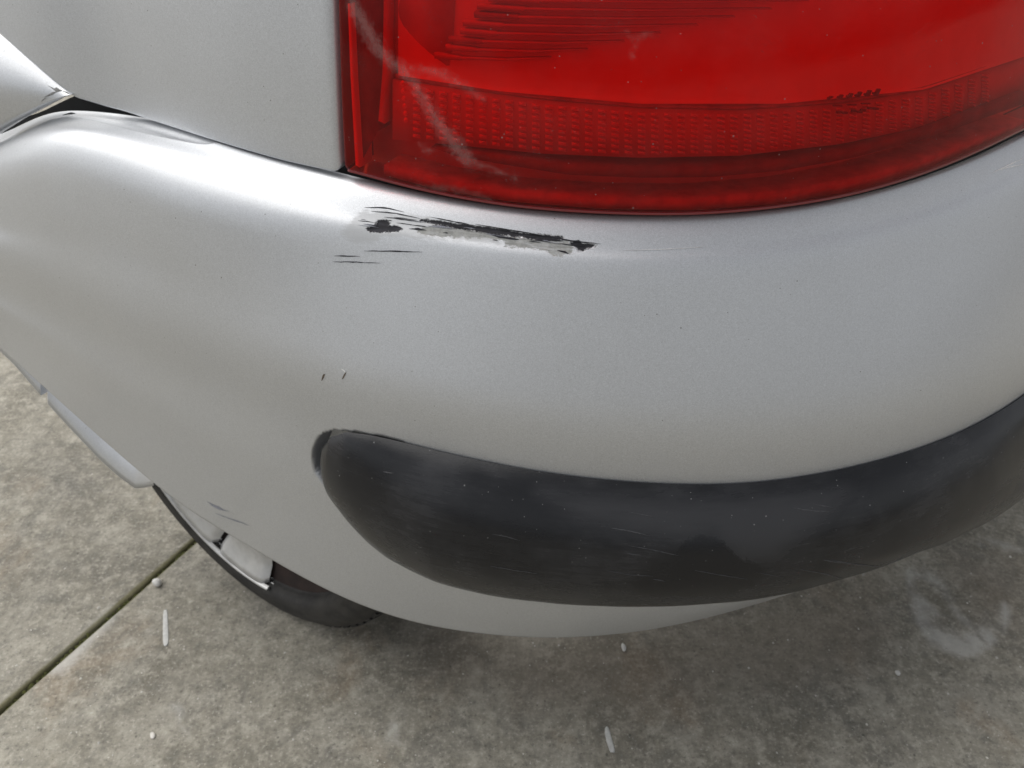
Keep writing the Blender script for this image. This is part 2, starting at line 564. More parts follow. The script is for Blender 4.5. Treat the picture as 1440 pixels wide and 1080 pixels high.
def natural_spline_matrix(tk, tt):
    """weights W so that values at tt = W @ values at knots tk (natural cubic)"""
    n = len(tk)
    h = np.diff(tk)
    Am = np.zeros((n, n)); Bm = np.zeros((n, n))
    Am[0, 0] = Am[-1, -1] = 1
    for i in range(1, n - 1):
        Am[i, i - 1], Am[i, i], Am[i, i + 1] = h[i - 1], 2 * (h[i - 1] + h[i]), h[i]
        Bm[i, i - 1], Bm[i, i], Bm[i, i + 1] = 6 / h[i - 1], -6 / h[i - 1] - 6 / h[i], 6 / h[i]
    Mm = np.linalg.solve(Am, Bm)
    Wm = np.zeros((len(tt), n))
    for r, t in enumerate(tt):
        i = min(max(np.searchsorted(tk, t) - 1, 0), n - 2)
        a, b_, hh = tk[i + 1] - t, t - tk[i], h[i]
        row = (a ** 3 / (6 * hh) - a * hh / 6) * Mm[i] + (b_ ** 3 / (6 * hh) - b_ * hh / 6) * Mm[i + 1]
        row[i] += a / hh
        row[i + 1] += b_ / hh
        Wm[r] = row
    return Wm

def bumper_rails(s):
    s = np.asarray(s, float)
    a, b_ = dA(s), dB(s)
    za, zb = zA(s), zB(s)
    zc, zl, ll = zC(s), zL(s), lip_d(s)
    zd = zl + (zc - zl) * (.40 + .10 * sstep(-s, .1, .9))
    wl_ = sstep(-s, .22, .5)
    rails = [(a - .012, za - .022), (a, za), (a + (b_ - a) * .55, za * .45 + zb * .55 + .004 * sstep(s, -.5, -.3) + .0005), (b_ + .001, zb - .0015),
             (b_ * (1 - .22 * wl_) + .0075, zb - .009 - .009 * wl_), (b_ * (1 - .12 - .24 * wl_) + .0115, zb - .034 - .016 * wl_),
             (b_ * .34 + .008, zc * .5 + zb * .5 - .008), (b_ * .08 + .004, zc + .045), (0 * s, zc),
             (.003 + 0 * s, (zc + zd) / 2), (.003 + (ll - .003) * .16, zd), (.003 + (ll - .003) * .52, zd * .45 + zl * .55), (ll, zl)]
    return np.stack([r[0] + 0 * s for r in rails]), np.stack([r[1] + 0 * s for r in rails])

TK = np.array([0, .03, .058, .083, .105, .138, .235, .30, .345, .43, .515, .575, .63])
TT = np.concatenate([np.arange(0, .03, .003), np.arange(.03, .14, .0011), np.arange(.14, .36, .0028), np.arange(.36, .63, .0035), [.63]])
SS = np.concatenate([np.arange(-1.55, -.95, .006), np.arange(-.95, -.36, .0025), np.arange(-.36, -.02, .0011), np.arange(-.02, .62, .003), np.arange(.62, 1.5, .008)])
TT = TT[np.r_[True, np.diff(TT) > .0006]]
SS = SS[np.r_[True, np.diff(SS) > .0006]]
WM = natural_spline_matrix(TK, TT)

# ------------------------------------------------------------------ the car
car = empty('silver_car', (-.39, .78, 0))
props(car, 'silver car with a scraped rear bumper corner and red tail light, parked on concrete', 'car')

Dk, Zk = bumper_rails(SS)
Dg, Zg = WM @ Dk, WM @ Zk
PB = place(SS[None, :], Dg, Zg)
U, V = proj(PB)
U[PB[..., 1] < .05] = 5000
# step pressed into the top edge beside the body panel
STEP = [(-200, 270), (-60, 241), (0, 204), (40, 181), (70, 167), (95, 162), (130, 168), (190, 183), (240, 194), (275, 200.5), (290, 201.5), (303, 199), (312, 200), (330, 190), (200, 130), (105, 100), (-200, 150)]
sd_step = sdf(U, V, STEP)
TOPROW = (TT < .30)[:, None]
step_in = sstep(sd_step, -1.2, 2.2) * TOPROW
# recess round the rounded end of the black strip
RECESS = [(441, 662), (438, 648), (439, 633), (445, 619), (454, 610), (470, 606), (500, 609), (560, 620), (575, 628), (620, 650), (620, 740), (545, 745), (500, 725), (475, 700), (455, 680)]
sd_rec = sdf(U, V, RECESS)
rec = sstep(sd_rec, -.5, 3)
# gouge
GOUGE = [
    [(516, 322), (528, 317), (532, 311), (544, 310), (548, 315), (546, 318), (560, 319), (565, 322), (553, 325), (535, 326), (520, 325)],
    [(592, 310.5), (611, 311), (636, 315), (672, 319.5), (700, 322.5), (733, 328.5), (764, 331.5), (792, 334.5), (764, 336.5), (733, 333), (700, 329), (672, 325), (640, 320), (611, 314)],
    [(803, 342.5), (811, 347), (814, 351), (820, 353), (824, 349), (838, 346.5), (834, 344), (819, 344), (814, 340)]]
PRIMER = [(586, 326), (594, 319), (610, 317), (684, 323), (715, 331), (745, 334), (780, 337.5), (801, 341), (808, 348), (804, 355), (791, 361), (777, 359), (764, 352), (740, 349), (712, 346), (706, 338), (684, 335), (636, 333), (600, 332)]
SCUFF = [(478, 330), (498, 303), (515, 296), (545, 296), (580, 303), (640, 314), (720, 331), (700, 345), (640, 338), (590, 336), (540, 334), (505, 345)]
gou = np.maximum.reduce([sdf(U, V, g) for g in GOUGE])
near = (np.minimum.reduce([seg_dist(U, V, g) for g in GOUGE]) < 200)
prm = sdf(U, V, PRIMER)
scf = sdf(U, V, SCUFF)
gdepth = sstep(gou, -2.5, 3.0) * .0010
NB_ = np.stack([np.interp(SS, S, NX), np.interp(SS, S, NY), 0 * SS], -1)[None]
PB2 = PB - NB_ * (rec * .024 + gdepth)[..., None]
PB2[..., 2] -= step_in * (.0020 + np.clip(sd_step, 0, 30) * .00030) * sstep(TT, .032, .05)[:, None]
# turned-in lower lip
lip_in = place(SS[None], lip_d(SS)[None] - np.array([.004, .012, .03])[:, None], zL(SS)[None] + np.array([-.0025, -.001, .004])[:, None])
PBF = np.concatenate([PB2, lip_in])
bumper = sheet('rear_bumper', PBF, M_PAINT_D, car, flip=True)
pad = lambda a: np.concatenate([a, np.full((3, a.shape[1]), -99.)])
set_attr(bumper.data, 'gouge', np.clip(pad(gou), -99, 99))
set_attr(bumper.data, 'primer', np.clip(pad(prm), -99, 99))
set_attr(bumper.data, 'scuff', np.clip(pad(scf), -99, 99))
props(bumper, 'silver rear bumper corner scraped to dark plastic below the tail light')

def bvh_of(o):
    me = o.data
    n = len(me.vertices)
    vv = np.empty(n * 3, np.float32)
    me.vertices.foreach_get('co', vv)
    vv = vv.reshape(-1, 3)
    off = np.zeros(3)
    p = o
    while p is not None:
        off += np.array(p.location)
        p = p.parent
    vv = vv + off
    return BVHTree.FromPolygons([tuple(x) for x in vv.tolist()], [tuple(pp.vertices) for pp in me.polygons])

bvh_b = BVHTree.FromPolygons([tuple(x) for x in PBF[::2, ::2].reshape(-1, 3).tolist()],
                             [tuple(q) for q in grid_quads(*PBF[::2, ::2].shape[:2]).tolist()])
CAMP = Vector((0, 0, CAM_H))

def cast(bvh, u, v):
    d = Vector(ray(u, v)).normalized()
    p, n, i, dist = bvh.ray_cast(CAMP, d)
    if p is None:
        return None, None
    if n.dot(d) > 0:
        n = -n
    return p, n

def ribbon(name, bvh, px, width, m, parent, lift=.0003, jitter=.6):
    """thin tapered mark lying on a surface; px = centre line, width in photo pixels"""
    pts = []
    px = np.asarray(px, float)
    seg = np.concatenate([[0], np.cumsum(np.hypot(*np.diff(px, axis=0).T))])
    n = max(4, int(seg[-1] / 5))
    for t in np.linspace(0, seg[-1], n):
        u, v = np.interp(t, seg, px[:, 0]), np.interp(t, seg, px[:, 1])
        wv = width * (1 - abs(2 * t / seg[-1] - 1) ** 2.2) * (1 + rng.normal() * .3) * .5 + .15
        v += rng.normal() * .25 * jitter
        a, na = cast(bvh, u, v - wv)
        b_, nb = cast(bvh, u + .3, v + wv)
        if a is None or b_ is None:
            continue
        pts.append((a + na * lift, b_ + nb * lift, (a + b_) / 2 + (na + nb) * .5 * (lift + .0002)))
    if len(pts) < 2:
        return None
    P = np.array([[p[0], p[2], p[1]] for p in pts], float)
    return sheet(name, P, m, parent)

_fine = []
for _i in range(34):
    _u = rng.uniform(500, 800)
    _v = np.interp(_u, [500, 592, 700, 800], [312, 312, 326, 343]) + rng.normal() * 6 + 4
    _L = rng.uniform(6, 34)
    _fine.append(([(_u, _v), (_u + _L / 2, _v + _L * .05), (_u + _L, _v + _L * .13)], rng.uniform(.4, 1.1), M_SCRATCH if _i % 3 else M_BLUESCR))
for px, wd, mm in _fine + [([(512, 353), (545, 353), (594, 354.5)], 1.6, M_SCRATCH), ([(470, 360), (485, 360), (506, 360.5)], 1.6, M_SCRATCH),
                   ([(468, 368), (500, 368.5), (535, 370)], 1.3, M_SCRATCH),
                   ([(512, 292), (541, 292), (568, 298)], 1.4, M_SCRATCH), ([(522, 297), (556, 300), (590, 307)], 1.4, M_SCRATCH),
                   ([(605, 305), (640, 312), (672, 318)], 1.3, M_SCRATCH), ([(668, 315), (720, 324), (764, 331)], 1.2, M_SCRATCH),
                   ([(770, 333), (805, 339), (845, 343)], 1.4, M_SCRATCH), ([(540, 305), (562, 308), (592, 312)], 1.2, M_SCRATCH),
                   ([(690, 330), (708, 334), (730, 337)], 4.0, M_SCRATCH), ([(783, 352), (793, 354), (800, 357)], 3.0, M_SCRATCH),
                   ([(575, 322), (590, 322), (600, 324)], 2.0, M_SCRATCH), ([(752, 337), (772, 337), (792, 339)], 3.0, M_SCRATCH),
                   ([(291, 705), (300, 711), (314, 716)], 2.6, M_BLUESCR), ([(303, 722), (325, 730), (351, 739)], 1.6, M_BLUESCR), ([(296, 710), (308, 716), (322, 719)], 1.4, M_BLUESCR),
                   ([(452, 535), (454, 530), (457, 526)], 5.0, M_CHIP), ([(481, 533), (484, 528), (487, 523)], 4.0, M_CHIP), ([(480, 519), (484, 521), (487, 524)], 2.2, M_PALESCR),
                   ([(88, 162), (95, 159.5), (106, 159.5)], 7.0, M_SCRATCH), 
                   
                   ([(1400, 240), (1420, 235), (1440, 231)], 1.6, M_PALESCR), ([(1395, 243), (1410, 236), (1440, 222)], 1.2, M_PALESCR),
                   ([(878, 352), (930, 351), (990, 347)], .5, M_PALESCR)]:
    ribbon('paint_chip' if mm in (M_CHIP,) else 'scratch', bvh_b, px, wd, mm, bumper)

# ---- black rubbing strip
C_STR = [(449, 640), (452, 630), (462, 617), (485, 610), (520, 613), (550, 620), (650, 645), (800, 672), (950, 684), (1050, 683), (1150, 670), (1250, 647), (1350, 612), (1440, 572)]
D_STR = [(449, 642), (451, 668), (463, 697), (482, 723), (511, 755), (541, 781), (580, 803), (620, 821), (670, 834), (720, 843), (800, 851), (880, 854), (950, 853), (1050, 845), (1110, 834), (1200, 808), (1300, 768), (1370, 733), (1440, 695)]
q = np.array([hit(u, v, .004) for u, v in C_STR])
sT, zT_ = q[:, 0], q[:, 1]
q = np.array([hit(u, v, .012) for u, v in D_STR if u <= 1050])
sD, zD_ = q[:, 0], q[:, 1]
S0 = min(sT.min(), sD.min())
_o = np.argsort(sT); sT, zT_ = sT[_o], zT_[_o]
ok = sT < .42
_zts = smooth(np.r_[sT[ok], 1.0, 1.5], np.r_[zT_[ok], .515, .515], .022)
zTop = lambda s: np.interp(s, sT[ok], zT_[ok]) * (1 - sstep(s, S0 + .03, S0 + .09)) + _zts(s) * sstep(s, S0 + .03, S0 + .09)
_o = np.argsort(sD); sD, zD_ = sD[_o], zD_[_o]
okd = sD < .16
zBotBase = smooth(np.r_[sD[okd], .5, 1.5], np.r_[zD_[okd], .372, .372], .012)
k = np.linspace(0, 1, 36)
sst = np.unique(np.concatenate([S0 + .16 * np.linspace(0, 1, 60) ** 2, np.arange(S0 + .16, .7, .004), np.arange(.7, 1.45, .012)]))
corr = np.zeros(len(sst))
_dk, _zk = bumper_rails(sst)
_dg, _zg = WM @ _dk, WM @ _zk
def surf_d(sv, zz):
    return np.stack([np.interp(zz[:, j], _zg[60:, j][::-1], _dg[60:, j][::-1]) for j in range(len(sv))], 1)
dpx = np.array(D_STR, float)
for it in range(7):
    zt = zTop(sst); zb = np.minimum(zBotBase(sst) + corr, zt - .002)
    endf = np.clip((sst - S0) / .13, 0, 1) ** .5 * np.clip(1.0 - .0 * sst, 0, 1)
    prof = np.sin(np.pi * k ** .96) ** .66
    bul = .041 * endf[None] * prof[:, None] + .0008
    zz = zt[None] + (zb - zt)[None] * (k ** .96)[:, None]
    base_d = surf_d(sst, zz) + .0005
    PS = place(sst[None], base_d + bul, zz)
    u_, v_ = proj(PS)
    kk = v_.argmax(0)
    uu = u_[kk, np.arange(len(sst))]; vv = v_[kk, np.arange(len(sst))]
    good = (PS[0, :, 1] > .1) & (uu > 449) & (uu < 1440)
    want = np.interp(uu, dpx[:, 0], dpx[:, 1])
    err = np.where(good, want - vv, 0)
    corr -= np.convolve(np.pad(err, 4, mode='edge'), np.ones(9) / 9, 'valid') * .00055
    corr = np.where(good, corr, np.interp(sst, sst[good], corr[good]))
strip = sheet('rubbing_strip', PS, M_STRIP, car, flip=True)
DARK_REFL = [(938, 812), (950, 775), (958, 762), (980, 752), (1005, 753), (1022, 762), (1035, 778), (1050, 786), (1080, 800), (1060, 830), (1000, 842), (900, 838), (880, 815)]  # outline of the dark reflection painted into the strip's colour
us, vs_ = proj(PS)
us = np.where(PS[..., 1] < .05, 5000, us)
SHEEN = [(760, 690), (880, 700), (1000, 700), (1120, 690), (1190, 690), (1150, 740), (1090, 790), (1040, 790), (1000, 752), (960, 760), (900, 752), (820, 730)]  # outline of the reflected sheen painted on the upper half
set_attr(strip.data, 'dust_sheen', np.clip(sdf(us, vs_, SHEEN), -99, 99))
set_attr(strip.data, 'dark_refl', np.clip(sdf(us, vs_, DARK_REFL), -99, 99))
bvh_s = BVHTree.FromPolygons([tuple(x) for x in PS.reshape(-1, 3).tolist()], [tuple(x) for x in grid_quads(*PS.shape[:2]).tolist()])
M_SCUFFG = simple('grey_scuff', (.05, .051, .056), .6, var=.4, vscale=700)
for _ in range(16):
    u0, v0 = rng.uniform(520, 1180), 0
    v0 = np.interp(u0, [449, 560, 700, 950, 1200], [650, 700, 745, 770, 740]) + rng.uniform(-50, 55)
    L = rng.uniform(14, 90)
    ribbon('scuff', bvh_s, [(u0, v0), (u0 + L * .5, v0 + L * .09), (u0 + L, v0 + L * rng.uniform(.1, .25))], rng.uniform(.5, 1.5), M_SCUFFG, strip, .0002)

# ---- dark closing panel behind the bumper and the seams
back = place(SS[None, ::4], (np.minimum(dA(SS), dA0(SS)) - .045)[None, ::4] + np.array([0, .0, .0])[:, None], zA(SS)[None, ::4] + np.array([-.08, -.004, .012])[:, None])
sheet('inner_panel', back, M_BLACK, car, flip=True)
und = place(SS[None, ::6], np.array([-.06, -.6])[:, None] + 0 * SS[None, ::6], np.array([.27, .27])[:, None] + 0 * SS[None, ::6])
# the underbody stops short of the wheel
und = und[:, SS[::6] > -.33]
sheet('underbody', und, M_BLACK, car)

# ---- body side panel above the bumper
LEFT_PX = [(-160, -110), (-60, -5), (0, 48), (50, 92), (100, 131)]
PAN_BOT = [(104, 137), (150, 151), (200, 166), (250, 182), (300, 198), (350, 213), (400, 227), (440, 236)]
def body_d(s, z):
    """side of the body above the bumper: a little proud of the bumper's ledge root, leaning in upwards"""
    h = np.asarray(z) - zA0(s)
    return dA0(s) + .011 - .06 * h - .25 * np.maximum(h, 0) ** 2
def on_body(u, v, extra=0.0):
    s, z = -.5, .8
    for _ in range(14):
        s, z = hit(u, v, float(body_d(s, z)) + extra)
    return s, z
bot = np.array([on_body(*p) for p in PAN_BOT])
lef = np.array([on_body(*p) for p in LEFT_PX])
rgt = np.array([on_body(*p) for p in [(466, -60), (468, 0), (472, 100), (476, 200), (477, 222)]])
s_r = lambda z: np.interp(z, rgt[::-1, 1], rgt[::-1, 0])
npan = 120
tb = np.linspace(0, 1, npan)
s_r0 = float(s_r(.76))
s_lc = bot[0, 0]
sb = s_lc + (s_r0 - s_lc) * tb
zb0 = np.interp(sb, bot[:, 0], bot[:, 1])
zb0 = np.where(sb > bot[-1, 0], bot[-1, 1] + .0 * sb, zb0)
# round the lower right corner
rc = .010
x = np.clip((sb - (s_r0 - rc)) / rc, 0, 1)
zb0 = zb0 + rc * .8 * (1 - np.sqrt(np.maximum(0, 1 - x ** 2)))
rows = []
ztop = 1.22
for r_ in np.linspace(0, 1, 70) ** 1.3:
    zz = zb0 + (ztop - zb0) * r_
    # left boundary follows the crease up and forward, right boundary the lamp's edge
    zl_ = lef[-1, 1] + (ztop - lef[-1, 1]) * r_
    sl_ = np.interp(zl_, lef[::-1, 1], lef[::-1, 0]) if lef[0, 1] < lef[-1, 1] else np.interp(zl_, lef[:, 1][::-1] if lef[0,1] > lef[-1,1] else lef[:, 1], lef[:, 0][::-1] if lef[0,1] > lef[-1,1] else lef[:, 0])
    rows.append((zz, sl_))
# crease: nearly level line running forward -> panel built as bottom edge made of crease + seam
cs = np.concatenate([lef[:-1], bot])
cs = cs[np.argsort(cs[:, 0])]
sb = np.concatenate([np.linspace(-1.5, cs[0, 0], 12)[:-1], np.linspace(cs[0, 0], s_r0, 260)])
zb0 = np.interp(sb, cs[:, 0], cs[:, 1])
zb0 = np.convolve(np.pad(zb0, 2, mode='edge'), np.ones(5) / 5, 'valid')
x = np.clip((sb - (s_r0 - rc)) / rc, 0, 1)
zb0 = zb0 + rc * .8 * (1 - np.sqrt(np.maximum(0, 1 - x ** 2)))
hh = np.concatenate([[0, .0003, .0008, .0016, .0025], np.linspace(.012, 1, 60) ** 1.0 * .46])
ZP = zb0[None] + hh[:, None]
SPn = sb[None] + 0 * ZP
wr = np.clip((SPn - (s_r0 - .02)) / .02, 0, 1)
SPn = SPn + wr * (s_r(ZP) - s_r0)
roll = .0018 * (1 - np.sqrt(np.maximum(0, 1 - np.clip(1 - hh / .0025, 0, 1) ** 2)))[:, None]
DP = body_d(SPn, ZP) - roll
rollr = .0045 * (1 - np.sqrt(np.maximum(0, 1 - np.clip(1 - (s_r0 - sb) / .009, 0, 1) ** 2)))[None]
DP = DP - rollr
PP = place(SPn, DP, ZP)
inn = place(SPn[:1], DP[:1] - .012, ZP[:1] + .001)
PP = np.concatenate([inn, PP])
inr = PP[:, -1:].copy()
pr = place(SPn[:, -1:], DP[:, -1:] - .02, ZP[:, -1:])
PP = np.concatenate([PP, np.concatenate([place(SPn[:1, -1:], DP[:1, -1:] - .03, ZP[:1, -1:]), pr])], 1)
panel = sheet('side_panel', PP, M_PAINT, car)
props(panel, 'grey-looking flat side panel left of the tail light')

# ---- flared shoulder in front of the seam
F1 = np.array([[-260, -215], [-160, -110], [-60, -5], [0, 48], [30, 74], [60, 100], [85, 120], [101, 131]], float)
F2 = np.array([[-260, 350], [-160, 284], [-60, 219], [0, 181], [30, 165], [60, 149], [85, 138], [101, 132.5]], float)
nf = 60
tf = np.linspace(0, 1, nf)
sg1 = np.interp(tf, np.linspace(0, 1, len(F1)), F1[:, 0]), np.interp(tf, np.linspace(0, 1, len(F1)), F1[:, 1])
sg2 = np.interp(tf, np.linspace(0, 1, len(F2)), F2[:, 0]), np.interp(tf, np.linspace(0, 1, len(F2)), F2[:, 1])
e1 = np.array([on_body(a, b_, -.001) for a, b_ in zip(*sg1)])
d1 = body_d(e1[:, 0], e1[:, 1]) - .0015
xo = np.clip((101 - sg2[0]) / 200, 0, 1.6)
d2t = d1 + .004 + .050 * xo
e2 = np.array([hit(a, b_, dd) for a, b_, dd in zip(sg2[0], sg2[1], d2t)])
kf = np.linspace(0, 1, 40)
sF = e1[None, :, 0] * (1 - kf[:, None]) + e2[None, :, 0] * kf[:, None]
sag = np.abs(e1[:, 1] - e2[:, 1])
dF = d1[None] * (1 - kf[:, None]) + d2t[None] * kf[:, None] + (np.sin(np.pi * kf ** .8)[:, None] * .20 * sag[None])
zF = e1[None, :, 1] * (1 - kf[:, None]) + e2[None, :, 1] * kf[:, None]
rollf = np.clip((kf - .93) / .07, 0, 1)[:, None] ** 2 * .004
PF = place(sF, dF - rollf, zF)
inn = place(sF[-1:], dF[-1:] - .03, zF[-1:] + .004)
flare = sheet('flared_shoulder', np.concatenate([PF, inn]), M_PAINT, car, flip=True)
props(flare, 'bright flared body shoulder with chipped paint at its corner')
bvh_f = BVHTree.FromPolygons([tuple(x) for x in PF.reshape(-1, 3).tolist()], [tuple(x) for x in grid_quads(*PF.shape[:2]).tolist()])
M_GREYCHIP = simple('grey_chip', (.20, .20, .195), .7, var=.4, vscale=600)
for px, wd in [([(67, 120.5), (72, 123), (79, 128)], 3.0), ([(75, 126), (82, 126.5), (88, 128)], 4.5), ([(62, 137), (70, 133), (80, 129)], 2.8), ([(58, 143), (61, 140), (65, 137)], 1.2), ([(88, 128), (93, 130), (98, 131.5)], 1.4)]:
    ribbon('paint_chip', bvh_f, px, wd, M_GREYCHIP, flare)

# ---- tail light
lamp = empty('tail_light', (0, 0, 0))
lamp.parent = car
lamp.location = (.39, -.78, 0)
def lens_d(s, z):
    h = np.asarray(z) - zA(s)
    return dA(s) + .014 - .06 * h - .30 * np.maximum(h, 0) ** 2
def on_lens(u, v, extra=0.0):
    s, z = 0., .8
    for _ in range(16):
        s, z = hit(u, v, float(lens_d(s, z)) + extra)
    return s, z
LL = np.array([on_lens(*p) for p in [(471, -80), (473, 0), (476, 100), (480, 200), (482, 238)]])
s_l = lambda z: np.interp(z, LL[::-1, 1], LL[::-1, 0])
sLb = float(LL[-1, 0])
S_END = .66
A2 = [(484, 239), (540, 255), (600, 270), (720, 290.5), (850, 300), (980, 301.5), (1100, 291.5), (1200, 274.5), (1300, 245.5), (1400, 203.5), (1440, 183.5)]
lb = np.array([on_lens(*p) for p in A2])
zl0 = smooth(lb[:, 0], lb[:, 1], .02)
sl = np.concatenate([np.linspace(sLb, -.05, 170), np.linspace(-.05, S_END, 180)[1:]])
hl = np.concatenate([[0, .001, .0025, .005], np.linspace(.008, .44, 150)])
ZLn = zl0(sl)[None] + hl[:, None]
wl = np.clip(1 - (sl - sLb) / .05, 0, 1)[None]
SLn = sl[None] + wl * (s_l(ZLn) - sLb)
rl = .004 * (1 - np.sqrt(np.maximum(0, 1 - np.clip(1 - hl / .006, 0, 1) ** 2)))[:, None]
rll = .004 * (1 - np.sqrt(np.maximum(0, 1 - np.clip(1 - (sl - sLb) / .006, 0, 1) ** 2)))[None]
DL = lens_d(SLn, ZLn) - rl - rll
PL = place(SLn, DL, ZLn)
lens = sheet('lens', PL, M_LENS, lamp)
ul, vl = proj(PL)
RUNS = [([(492, -20), (497, 10), (515, 40), (530, 65), (545, 85), (565, 97), (578, 112), (596, 140), (615, 170), (632, 195), (648, 213), (662, 228)], [7, 8, 9, 9, 7, 8, 5, 6, 8, 9, 10, 8]),
        ([(578, 96), (620, 103), (645, 117), (680, 138)], [3, 4, 4, 1.5]),
        ([(662, 228), (690, 238), (725, 250)], [2, 1.5, .5]),
        ([(880, 46), (890, 55), (905, 50), (922, 47)], [.6, .8, .9, .6]), ([(905, 50), (893, 62), (888, 82)], [.8, .6, .5]),
        ([(590, 203), (597, 211), (606, 212)], [.6, .9, .4]), ([(590, 262), (640, 266), (690, 281)], [.5, 1.2, .5])]
run = np.full(ul.shape, -99.)
for px, wd in RUNS:
    px = np.array(px, float)
    for i in range(len(px) - 1):
        ab = px[i + 1] - px[i]
        t = np.clip(((ul - px[i, 0]) * ab[0] + (vl - px[i, 1]) * ab[1]) / (ab @ ab), 0, 1)
        run = np.maximum(run, wd[i] + (wd[i + 1] - wd[i]) * t - np.hypot(ul - px[i, 0] - t * ab[0], vl - px[i, 1] - t * ab[1]))
set_attr(lens.data, 'run', run)
# rim of the lens: turned-in lower edge and left edge
M_RIM = NB('red_rim_plastic')
M_RIM.pbsdf((.22, .02, .025), .3, 0, None, .5)
rimP = np.stack([PL[0], place(sl, DL[0] + .0012, ZLn[0] - .0016), place(sl, DL[0] - .0005, ZLn[0] - .0022), place(sl, DL[0] - .03, ZLn[0] - .001)])
sheet('lens_rim', rimP, M_RIM.m, lamp, flip=True)
lr = np.stack([PL[:, 0], place(SLn[:, 0] - .0015, DL[:, 0] - .002, ZLn[:, 0]), place(SLn[:, 0] - .0015, DL[:, 0] - .03, ZLn[:, 0])], 1)
sheet('lens_rim', lr, M_RIM.m, lamp)

def on_in(depth):
    return lambda u, v: on_lens(u, v, -depth)
def inner_strip(name, top, bottom, depth, thick, m, n=None, parent=None):
    """band inside the lamp between two measured lines, at a depth behind the lens, with real thickness"""
    top, bottom = np.array(top, float), np.array(bottom, float)
    n = n or 40
    t = np.linspace(0, 1, n)
    def al(p):
        sg = np.concatenate([[0], np.cumsum(np.hypot(*np.diff(p, axis=0).T))])
        return np.interp(t * sg[-1], sg, p[:, 0]), np.interp(t * sg[-1], sg, p[:, 1])
    a, b_ = al(top), al(bottom)
    A_ = np.array([on_lens(x, y, -depth) for x, y in zip(*a)])
    B_ = np.array([on_lens(x, y, -depth) for x, y in zip(*b_)])
    def pt(Q, e):
        return place(Q[:, 0], lens_d(Q[:, 0], Q[:, 1]) - depth - e, Q[:, 1])
    P = np.stack([pt(A_, thick), pt(A_, 0), pt(B_, 0), pt(B_, thick)])
    return sheet(name, P, m, parent or lamp, flip=True, sm=False)

# back of the lamp
sbk = np.linspace(sLb - .002, S_END, 160)
zbk = np.linspace(-.004, .44, 70)
Zb = zl0(sbk)[None] + zbk[:, None]
Pb = place(sbk[None] + 0 * Zb, lens_d(sbk[None], Zb) - .040, Zb)
sheet('lamp_back', Pb, M_REFL2, lamp)
# main reflector: shallow bowl
def bowl(u0, u1, vtop, vbot):
    nu, nv = 80, 40
    P = np.zeros((nv, nu, 3))
    for i, a in enumerate(np.linspace(0, 1, nv)):
        for j, c in enumerate(np.linspace(0, 1, nu)):
            u = u0 + (u1 - u0) * c
            v = np.interp(u, [560, 700, 900, 1100, 1300, 1500], vbot) * a + vtop * (1 - a)
            dep = .011 + .010 * (1 - ((c - .45) / .55) ** 2) * (1 - (1 - a) ** 2 * .2) * np.sin(np.pi * min(a * .8 + .2, 1)) ** .5
            s, z = on_lens(u, v, -dep)
            P[i, j] = place(s, float(lens_d(s, z)) - dep, z)
    return P
reflector = sheet('reflector_bowl', bowl(560, 1500, -60, [106, 128, 146, 146, 126, 60]), M_REFL, lamp, flip=True)
# dark left wall, bright pillars
inner_strip('side_wall', [(497, -20), (501, 100), (508, 228)], [(535, -20), (534, 120), (531, 185)], .012, .02, M_LDARK, 12)
inner_strip('lamp_pillar', [(489, 5), (493, 110), (500, 232)], [(493, 5), (498, 110), (506, 236)], .006, .02, M_REFL, 12)
inner_strip('lamp_pillar', [(540, -20), (538, 100), (532, 170)], [(550, -20), (547, 100), (541, 174)], .009, .02, M_REFL2, 12)
inner_strip('lamp_panel', [(556, -20), (554, 60), (560, 100)], [(640, -20), (636, 60), (632, 92)], .014, .02, M_REFL2, 12)
# stepped terraces of the reflector: a staircase of blocks, each running out into a fine rib
for i in range(9):
    v0 = -18 + i * 11.5
    u0 = 690 - 10 * i + (6 if i % 2 else 0)
    u1 = 1190 - 52 * i
    um = u0 + 78 - 5 * i
    inner_strip('reflector_step', [(u0, v0), (um, v0 + 5)], [(u0 + 1, v0 + 8.5), (um, v0 + 11)], .0105, .012, M_REFL2 if i % 3 else M_LMID, 6)
    inner_strip('reflector_rib', [(um, v0 + 6), ((um + u1) / 2, v0 + 9), (u1, v0 + 7)], [(um, v0 + 9.5), ((um + u1) / 2, v0 + 11.5), (u1, v0 + 8)], .0102, .006, M_REFL2, 24)
# faint divider under the bowl
inner_strip('lamp_divider', [(556, 104), (640, 118), (760, 134), (900, 146), (1040, 149), (1180, 140), (1300, 122), (1440, 75)],
            [(556, 110), (640, 124), (760, 139), (900, 151), (1040, 154), (1180, 145), (1300, 127), (1440, 80)], .012, .018, M_LMID, 60)
